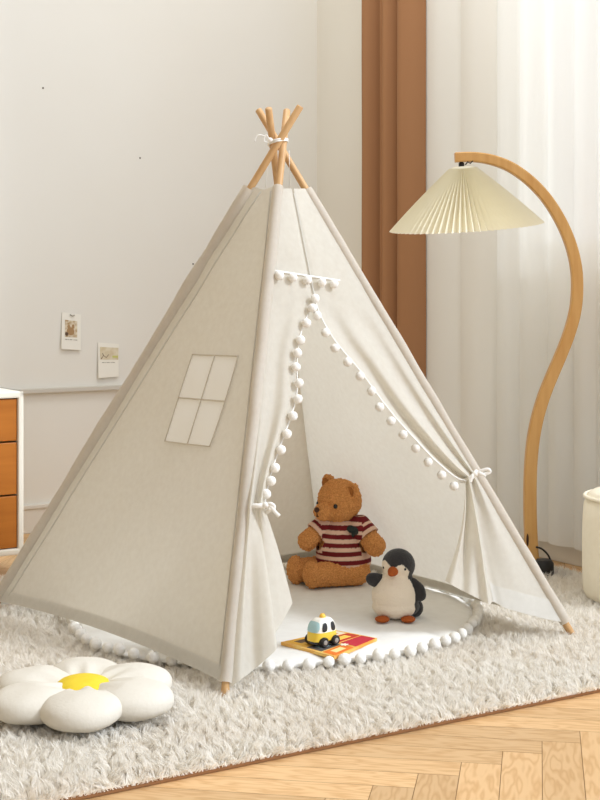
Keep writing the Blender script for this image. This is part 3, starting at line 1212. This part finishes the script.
mb.tube([q + Vector(d) for d in ((.012, -.010, -.014), (.020, -.016, -.004), (.028, -.018, -.010), (.038, -.016, .000), (.050, -.010, .002))], .0024, 8)
mb.build('cord', M['black'], lamp)
bx = PT[-1].x
mb = MB()
mb.lathe([(.002, .0), (.115, .0), (.118, .004), (.118, .014), (.112, .018), (.002, .018)], (bx + .02, LY, 0), 56, caps=False)
mb.build('base_plate', M['blackmetal'], lamp, sharp=40)
mb = MB()
mb.lathe([(.001, 0), (.028, 0), (.034, .008), (.034, .046), (.026, .058), (.001, .060)], (bx + .030, LY - .045, .018), 32, caps=False)
mb.build('cable_weight', M['blackmetal'], lamp, sharp=50)
mb = MB()
loop = [at(536, 547, LY - .022), at(542, 549, LY - .03), at(548, 555, LY - .035), at(550.5, 562, LY - .04), at(549, 568, LY - .045), at(545.5, 572, LY - .045)]
mb.tube([Vector(spoly([tuple(q) for q in loop], i / 30)) for i in range(31)], .0034, 8)
mb.build('cord', M['black'], lamp)
mb = MB(); mb.ellipsoid(at(527.5, 540, LY - .021), (.0042, .004, .022))
mb.build('switch', mat('switch_brown', rgb(70, 40, 24), .5), lamp)

# ------------------------------------------------------------------ pouf, right edge
PF = Vector((1.094, 4.43, .026))
pr, ph_ = .195, .336
pouf = thing('pouf', 'round cream fabric pouf at the right edge of the rug', 'pouf', PF)
mb = MB()
prof = [(.001, 0), (.165, 0), (.187, .008), (pr, .03), (pr + .002, .10), (pr + .003, .18), (pr + .001, .26), (pr - .003, ph_ - .035), (pr - .010, ph_ - .020)]
def pw(ph, z):
    return 1 + .006 * math.sin(30 * ph + 2 * math.sin(5 * ph)) * max(0, (z - .22) / .12) + .003 * math.sin(7 * ph + 9 * z)
mb.lathe(prof, PF, 160, caps=False, wob=pw)
mb.build('side', M['pouf'], pouf)
mb = MB()
mb.lathe([(pr - .010, ph_ - .022), (pr - .014, ph_ - .006), (pr - .03, ph_ + .004), (.13, ph_ + .012), (.06, ph_ + .015), (.001, ph_ + .016)], PF, 80, caps=False)
mb.build('seat_top', M['pouf'], pouf)
mb = MB()
pts = [PF + Vector(((pr - .006) * math.cos(2 * PI * i / 90), (pr - .006) * math.sin(2 * PI * i / 90), ph_ - .012)) for i in range(90)]
mb.tube(pts, .006, 8, closed=True)
mb.build('piping', M['pouf'], pouf)

# ------------------------------------------------------------------ flower cushion
FC = Vector((-.502, 3.245, .034))
fl = thing('flower_cushion', 'white daisy-shaped floor cushion with yellow centre on the rug', 'cushion', FC)
for i in range(6):
    a = math.radians(-83 + 60 * i)
    d = Vector((math.cos(a), math.sin(a), 0))
    c = FC + d * .124 + Vector((0, 0, .040))
    Mz = Matrix.Rotation(a, 3, 'Z')
    mb = MB()
    vs, fs = [], []
    nu, nv = 48, 26
    mb2 = MB(); mb2.ellipsoid((0, 0, 0), (1, 1, 1), None, nu, nv)
    for p in mb2.v:
        x, y, z = p
        r_ = 1 + .10 * abs(math.cos(2 * math.atan2(y, x))) * 0
        taper = 1.0 - .30 * max(0, -x) ** 1.2
        X, Yy = x * .102, y * .094 * taper
        zz = math.copysign(abs(z) ** .85, z) * (.043 if z > 0 else .040) * (1 - .25 * max(0, -x))
        # gathers running to the centre
        gather = .007 * math.sin(11 * y + 3 * i) * max(0, -x) * (z > 0)
        q = Mz @ Vector((X, Yy, zz + gather))
        q = q + Vector((0, 0, .004 * noise.noise(Vector((X, Yy, i)) * 14)))
        vs.append(c + q)
    mb.add(vs, mb2.f)
    mb.build('petal', M['cushion'], fl)
mb = MB()
mb.ellipsoid(FC + Vector((0, 0, .055)), (.066, .066, .026), None, 40, 20)
mb.build('flower_centre', M['yellow'], fl)

# ------------------------------------------------------------------ teddy bear
BO = Vector(((342 - U0) * 4.55 / F_PX, 4.55, MZ + .006))
bear = thing('teddy_bear', 'curly brown teddy bear in a striped maroon sweater sitting in the tent', 'soft toy', BO)
M['bear'] = mat('bear_plush', rgb(246, 178, 106), .95, rgb(196, 124, 66), 300, bump=1.0, bscale=300, bdist=.005, contrast=.4)
def bp(x, y, z):
    return BO + Vector((x, y, z))
hf = Vector((-.76, -.65, -.04)).normalized()
hl = Vector((.65, -.76, 0)).normalized()
HC = bp(-.008, -.005, .268)
HM = Matrix((( -hl.x, -hf.x, 0), (-hl.y, -hf.y, 0), (0, 0, 1)))
mb = MB()
mb.ellipsoid(bp(0, 0, .105), (.074, .070, .102))
mb.ellipsoid(bp(.005, .0, .055), (.084, .076, .055))
mb.ellipsoid(HC, (.074, .070, .071), HM)
mb.ellipsoid(HC + Vector((0, 0, -.022)) + hf * .008, (.068, .062, .048), HM)
mb.ellipsoid(HC + hf * .067 + Vector((0, 0, -.026)), (.036, .031, .029), HM)
for s in (1, -1):
    ec = HC + hl * (s * .058) + Vector((0, 0, .051 - .016 * (s > 0))) - hf * .004
    mb.ellipsoid(ec, (.029, .013, .029), HM)
def limb(a, b, ra, rb, n=9):
    for i in range(n):
        t = i / (n - 1)
        r_ = lerp(ra, rb, t)
        mb.ellipsoid(lerp(a, b, t), (r_, r_, r_), None, 18, 12)
SH_L, HA_L = bp(.055, -.030, .188), bp(.104, -.062, .132)
SH_R, HA_R = bp(-.055, -.008, .188), bp(-.112, -.030, .142)
limb(SH_L, HA_L, .030, .034); limb(SH_R, HA_R, .028, .032)
limb(bp(.045, -.035, .046), bp(-.085, -.082, .042), .045, .038)
limb(bp(-.03, .01, .046), bp(-.135, -.015, .044), .045, .038)
FM = Euler((0, 0, math.radians(-62))).to_matrix()
mb.ellipsoid(bp(-.098, -.086, .044), (.037, .028, .044), FM)
mb.ellipsoid(bp(-.150, -.018, .046), (.036, .028, .046), FM)
body = blob('body', mb, M['bear'], bear, .0026, .0042, 150, 4)
# inner ears, face
for s in (1, -1):
    ec = HC + hl * (s * .059) + Vector((0, 0, .051 - .016 * (s > 0))) + hf * .0095
    mb = MB(); mb.ellipsoid(ec, (.017, .004, .018), HM)
    mb.build('inner_ear', mat('ear_plush', rgb(176, 112, 54), .95, rgb(146, 88, 38), 260), bear)
    e_dir = (hf * .80 + hl * (s * .60)).normalized()
    mb = MB(); mb.ellipsoid(HC + e_dir * .069 + Vector((0, 0, -.006)), (.0072, .0072, .0078))
    mb.build('eye', mat('eye_black', rgb(24, 16, 12), .15, spec=.6), bear)
mb = MB(); mb.ellipsoid(HC + hf * .098 + Vector((0, 0, -.016)), (.0115, .006, .0085), HM)
mb.build('nose', mat('nose_brown', rgb(64, 36, 22), .6), bear)
mb = MB()
m0 = HC + hf * .0985 + Vector((0, 0, -.025))
mb.tube([m0, m0 + Vector((0, 0, -.012)) - hf * .002], .0016, 6)
mb.tube([m0 + Vector((0, 0, -.012)) - hf * .002 + hl * (s_ * .014) + Vector((0, 0, .004 * abs(s_) - .001)) - hf * (.006 * abs(s_)) for s_ in (-1, -.5, 0, .5, 1)], .0016, 6)
mb.build('mouth', mat('mouth_thread', rgb(80, 46, 26), .8), bear)
# sweater
M['knit'] = mat('striped_knit', rgb(200, 150, 130), .95, attr='paint', bump=.6, bscale=420, bdist=.003)
mb = MB()
mb.ellipsoid(bp(0, 0, .118), (.083, .078, .104))
mb.ellipsoid(bp(.004, 0, .075), (.088, .082, .06))
limb(SH_L, lerp(SH_L, HA_L, .62), .036, .038, 7); limb(SH_R, lerp(SH_R, HA_R, .55), .034, .036, 7)
sw = mb.build('sweater', M['knit'])
bake(sw, [('REMESH', dict(mode='VOXEL', voxel_size=.0026)), ('SMOOTH', dict(factor=.5, iterations=4))])
def axial(p, a, b):
    d = b - a
    return (p - a).dot(d) / d.length
bm = bmesh.new(); bm.from_mesh(sw.data)
kill = []
for v in bm.verts:
    z = v.co.z - BO.z
    la, ra = axial(v.co, SH_L, HA_L), axial(v.co, SH_R, HA_R)
    if z < .050 + .006 * math.sin(60 * v.co.x) or z > .221: kill.append(v)
    elif la > .046 and (v.co - SH_L).dot(Vector((.6, -.4, 0))) > .012 and (v.co - lerp(SH_L, HA_L, .6)).length < .05 and z > .09: kill.append(v)
    elif ra > .042 and (v.co - lerp(SH_R, HA_R, .6)).length < .05 and z > .09: kill.append(v)
bmesh.ops.delete(bm, geom=kill, context='VERTS')
bm.to_mesh(sw.data); bm.free()
place(sw, bear)
bake(sw, [('SOLIDIFY', dict(thickness=.004, offset=1))])
MAR, CRM = rgb(112, 26, 30), rgb(226, 190, 166)
off_b = BO
def paint(co, n):
    p = co + off_b
    z = p.z - BO.z
    la, ra = axial(p, SH_L, HA_L), axial(p, SH_R, HA_R)
    if p.x - BO.x > .062 and z > .095 and la > .004:
        s = (la + .002) / .022
        return CRM if la > .036 else (MAR if s % 1 < .55 else CRM)
    if p.x - BO.x < -.066 and z > .105 and ra > 0:
        s = (ra + .004) / .020
        return CRM if ra > .033 else (MAR if s % 1 < .55 else CRM)
    if z < .068: return CRM
    s = (z - .072) / .0272
    return MAR if s % 1 < .56 else CRM
colour_verts(sw, paint)
# dark knitted motif and red knot on the shoulder
mb = MB()
b0 = bp(.030, -.074, .186)
mb.ellipsoid(b0 + Vector((-.004, -.002, .002)), (.013, .006, .012), Euler((0, .5, 0)).to_matrix())
mb.ellipsoid(b0 + Vector((.010, .002, -.004)), (.010, .006, .014), Euler((0, -.5, 0)).to_matrix())
mb.ellipsoid(b0 + Vector((.003, .0, -.014)), (.006, .005, .010))
bw = mb.build('bow', mat('dark_green_knit', rgb(44, 50, 46), .9), bear)
mb = MB(); mb.ellipsoid(b0 + Vector((.028, .004, .005)), (.010, .006, .008)); mb.build('knot', mat('red_knit', rgb(124, 28, 34), .9), bear)

# ------------------------------------------------------------------ penguin
PO = Vector(((395 - U0) * 4.06 / F_PX, 4.06, MZ + .009))
pen = thing('plush_penguin', 'small black and white plush penguin with orange beak standing on the mat', 'soft toy', PO)
M['pen'] = mat('penguin_plush', rgb(230, 215, 190), .95, attr='paint', bump=.7, bscale=320, bdist=.003, sheen=.2)
M['penblack'] = mat('penguin_black_plush', rgb(48, 46, 46), .95, rgb(36, 34, 34), 200, bump=.7, bscale=320, bdist=.003, sheen=.2)
M['orange'] = mat('orange_felt', rgb(176, 90, 36), .9, rgb(158, 76, 28), 120, bump=.3, bscale=300)
def pp(x, y, z):
    return PO + Vector((x, y, z))
PH = pp(.010, 0, .153)
pf = Vector((-.40, -.91, 0)).normalized()
ps = Vector((.91, -.40, 0)).normalized()
mb = MB()
mb.ellipsoid(pp(.002, 0, .066), (.070, .062, .070))
mb.ellipsoid(pp(.004, 0, .090), (.054, .050, .060))
mb.ellipsoid(pp(.002, 0, .034), (.069, .062, .036))
mb.ellipsoid(PH, (.0485, .046, .048))
mb.ellipsoid(pp(.062, .022, .024), (.022, .022, .026))
pb = blob('body', mb, M['pen'], pen, .0024, .0009, 260, 6)
WHT, BLK = rgb(236, 222, 200), rgb(46, 44, 44)
def ppaint(co, n):
    p = co + PO
    if p.z > PO.z + .118:
        d = (p - PH)
        az = math.degrees(math.atan2(d.dot(ps), d.dot(pf)))
        el = math.degrees(math.atan2(d.z, math.hypot(d.x, d.y)))
        a = abs(az)
        if az > 0:
            lim = -4 + 16 * math.sin(min(1, a / 34) * PI / 2) if a < 34 else 12 - (a - 34) * .9
        else:
            lim = -4 + 26 * math.sin(min(1, a / 44) * PI / 2) if a < 44 else 22 - (a - 44) * .4
        if a > (64 if az > 0 else 84): lim = -60
        return BLK if el > lim else WHT
    d = p - pp(.002, 0, 0)
    az = abs(math.degrees(math.atan2(d.dot(ps), d.dot(pf))))
    return BLK if az > 78 - max(0, .03 - (p.z - PO.z)) * 200 else WHT
colour_verts(pb, ppaint)
def flipper(pts, radii, name='flipper'):
    mb = MB()
    for i in range(9):
        t = i / 8
        q = spoly([tuple(p) for p in pts], t)
        r_ = spoly([(r,) for r in radii], t)[0]
        mb.ellipsoid(q, (r_, r_ * .62, r_), None, 18, 12)
    return blob(name, mb, M['penblack'], pen, .0024, .0008, 260, 4)
flipper([pp(-.040, -.006, .112), pp(-.056, -.012, .112), pp(-.068, -.016, .116)], [.016, .021, .018])
flipper([pp(.050, -.014, .102), pp(.064, -.024, .086), pp(.070, -.030, .072)], [.017, .021, .018])
mb = MB()
bd = PH + pf * .047 + Vector((0, 0, -.010))
Mb = Matrix(((ps.x, -pf.x, 0), (ps.y, -pf.y, 0), (0, 0, 1)))
mb.ellipsoid(bd, (.0155, .014, .014), Mb)
mb.ellipsoid(bd + pf * .012 + Vector((0, 0, -.003)), (.0105, .0115, .0095), Mb)
blob('beak', mb, M['orange'], pen, .0016, 0, 1, 3)
for s in (1, -1):
    d = (pf * math.cos(math.radians(44)) + ps * (s * math.sin(math.radians(44))))
    mb = MB(); mb.ellipsoid(PH + Vector((d.x * .0468, d.y * .0452, -.004)), (.0034, .0034, .0038))
    mb.build('eye', mat('bead_black', rgb(22, 18, 16), .15, spec=.6), pen)
    mb = MB()
    fx = -.040 if s < 0 else .034
    mb.ellipsoid(pp(fx, -.052, .0085), (.021, .024, .009))
    mb.build('foot', M['orange'], pen)

# ------------------------------------------------------------------ picture book and toy car
bk = [ground(281, 643.5, MZ + .008), ground(334.5, 658, MZ + .008), ground(377, 639.5, MZ + .008), ground(336, 631.5, MZ + .008)]
bc = sum(bk, Vector()) / 4
book = thing('picture_book', 'thin colourful picture book lying under the toy car on the mat', 'book', (bc.x, bc.y, MZ))
BZ = MZ + .012
def bq(x, y, z):
    a = lerp(bk[0], bk[1], x); b = lerp(bk[3], bk[2], x)
    q = lerp(a, b, y)
    return Vector((q.x, q.y, BZ + z))
def slab(mb, x0, x1, y0, y1, z0, z1):
    vs = [bq(x, y, z) for z in (z0, z1) for x, y in ((x0, y0), (x1, y0), (x1, y1), (x0, y1))]
    mb.add(vs, [(3, 2, 1, 0), (4, 5, 6, 7), (0, 1, 5, 4), (1, 2, 6, 5), (2, 3, 7, 6), (3, 0, 4, 7)])
mb = MB(); slab(mb, 0, 1, 0, 1, -.008, 0)
pg = mb.build('pages', mat('book_pages', rgb(236, 196, 110), .6, rgb(226, 150, 60), 16, contrast=.3), book, smooth=False)
blocks = [(.02, .40, .06, .46, (236, 182, 70)), (.04, .30, .52, .95, (238, 226, 200)), (.34, .62, .50, .96, (198, 60, 40)), (.44, .72, .05, .45, (92, 86, 84)),
          (.66, .98, .52, .97, (196, 44, 62)), (.75, .98, .04, .46, (230, 120, 40)), (.10, .24, .14, .38, (110, 90, 70)), (.40, .55, .62, .85, (246, 206, 90)),
          (.50, .64, .14, .34, (150, 176, 180)), (.80, .92, .14, .36, (250, 220, 150)), (.10, .24, .62, .86, (214, 120, 50))]
for i, (x0, x1, y0, y1, c) in enumerate(blocks):
    mb = MB(); slab(mb, x0, x1, y0, y1, 0, .0006 + .0002 * (i >= 6))
    mb.build('illustration', mat('print_ink', rgb(*c), .6), pg, smooth=False)
mb = MB()
for k in range(4):
    x, y = .30 + .16 * k, .42 + .05 * (k % 2)
    q = bq(x, y, .0014)
    ring = [q + Vector((.011 * math.cos(a * PI / 7) * (1.3 if a % 2 else .8), .011 * math.sin(a * PI / 7) * (1.3 if a % 2 else .8), 0)) for a in range(14)]
    mb.add(ring, [tuple(range(14))])
mb.build('illustration', mat('cream_ink', rgb(246, 236, 210), .6), pg, smooth=False)

CO = Vector(((322 - U0) * 3.745 / F_PX, 3.745, BZ + .0012))
car = thing('toy_car', 'chubby yellow and white toy car with black wheels on the picture book', 'toy car', CO)
ca_ = math.radians(-47)
CMx = Matrix.Rotation(ca_, 3, 'Z')                       # local -y is the nose
M['caryellow'] = mat('car_yellow', rgb(240, 204, 70), .35, clear=.3)
M['carwhite'] = mat('car_white', rgb(244, 240, 228), .35, clear=.3)
M['carblue'] = mat('car_windscreen', rgb(172, 206, 208), .25, clear=.3)
M['cardark'] = mat('car_dark_window', rgb(38, 34, 32), .2, clear=.3)
def cp(x, y, z):
    return CO + CMx @ Vector((x, y, z))
def car_shell(name, m, z0, z1, fn, parent=car, n=28):
    mb = MB()
    vs, fs = [], []
    nz = 14
    for j in range(nz + 1):
        s = j / nz
        w_, yf, yb, z = fn(s, lerp(z0, z1, s))
        for i in range(n):
            a = 2 * PI * i / n
            cx_, cy_ = math.cos(a), math.sin(a)
            ex = math.copysign(abs(cx_) ** .6, cx_) * w_
            ey = math.copysign(abs(cy_) ** .6, cy_)
            yy = ey * yb if ey > 0 else ey * yf
            vs.append(cp(ex, yy, z))
    for j in range(nz):
        for i in range(n):
            fs.append((j * n + i, j * n + (i + 1) % n, (j + 1) * n + (i + 1) % n, (j + 1) * n + i))
    fs.append(tuple(reversed(range(n)))); fs.append(tuple(range(nz * n, nz * n + n)))
    mb.add(vs, fs)
    return mb.build(name, m, parent, sharp=50)
car.scale = (.93, .93, .90)
car_shell('chassis', M['cardark'], .008, .020, lambda s, z: (.027, .042, .040, z))
car_shell('lower_body', M['caryellow'], .016, .042, lambda s, z: (.031 - .003 * (1 - s) ** 2, .045 - .004 * s, .043 - .003 * s, z))
def cab_fn(s, z):
    k = math.sqrt(max(0, 1 - (s * .96) ** 2.4))
    return (.030 * (.35 + .65 * k), .041 * (.25 + .75 * k) - .004 * s, .039 * (.35 + .65 * k), z)
car_shell('cabin', M['carwhite'], .040, .080, cab_fn)
def on_cab(s, ang, off):
    w_, yf, yb, z = cab_fn(s, lerp(.040, .080, s))
    cx_, cy_ = math.cos(ang), math.sin(ang)
    ex = math.copysign(abs(cx_) ** .6, cx_) * (w_ + off)
    ey = math.copysign(abs(cy_) ** .6, cy_)
    return cp(ex, ey * ((yb if ey > 0 else yf) + off), z + off * s)
def cab_pane(name, m, s0, s1, a0, a1):
    mb = MB()
    def fn(x, y):
        # rounded corners
        sx = lerp(-1, 1, x); sy = lerp(-1, 1, y)
        qx = sx * math.sqrt(1 - .35 * sy * sy); qy = sy * math.sqrt(1 - .35 * sx * sx)
        return on_cab(lerp(s0, s1, (qy + 1) / 2), lerp(a0, a1, (qx + 1) / 2), .0012)
    mb.grid(fn, 14, 10)
    mb.build(name, m, car)
cab_pane('windscreen', M['carblue'], .05, .80, -PI / 2 - .75, -PI / 2 + .75)
for sgn in (1, -1):
    base = 0 if sgn > 0 else PI
    cab_pane('side_window', M['cardark'], .10, .74, base - .50 * 1, base - .06)
    cab_pane('side_window', M['cardark'], .10, .74, base + .06, base + .50)
for x in (-.030, .030):
    for y in (-.021, .023):
        Mw = CMx @ Euler((0, PI / 2, 0)).to_matrix()
        mb = MB()
        mb.lathe([(.004, -.008), (.012, -.008), (.0145, -.005), (.0145, .005), (.012, .008), (.009, .0065), (.004, .0065)], cp(x, y, .0146), 28, Mw)
        wh = mb.build('wheel', mat('tyre_black', rgb(44, 42, 40), .6), car, sharp=45)
        mb = MB()
        sx = 1 if x > 0 else -1
        mb.ellipsoid(cp(x + sx * .0068, y, .0146), (.0075, .0075, .0022), Mw, 20, 10)
        mb.build('hub', mat('hub_grey', rgb(150, 146, 138), .4), wh)
mb = MB(); mb.lathe([(.0005, .012), (.006, .011), (.0085, .006), (.0095, 0), (.0095, -.004)], cp(0, .002, .0795), 24)
mb.build('roof_light', mat('amber_plastic', rgb(244, 190, 70), .3, clear=.3), car)
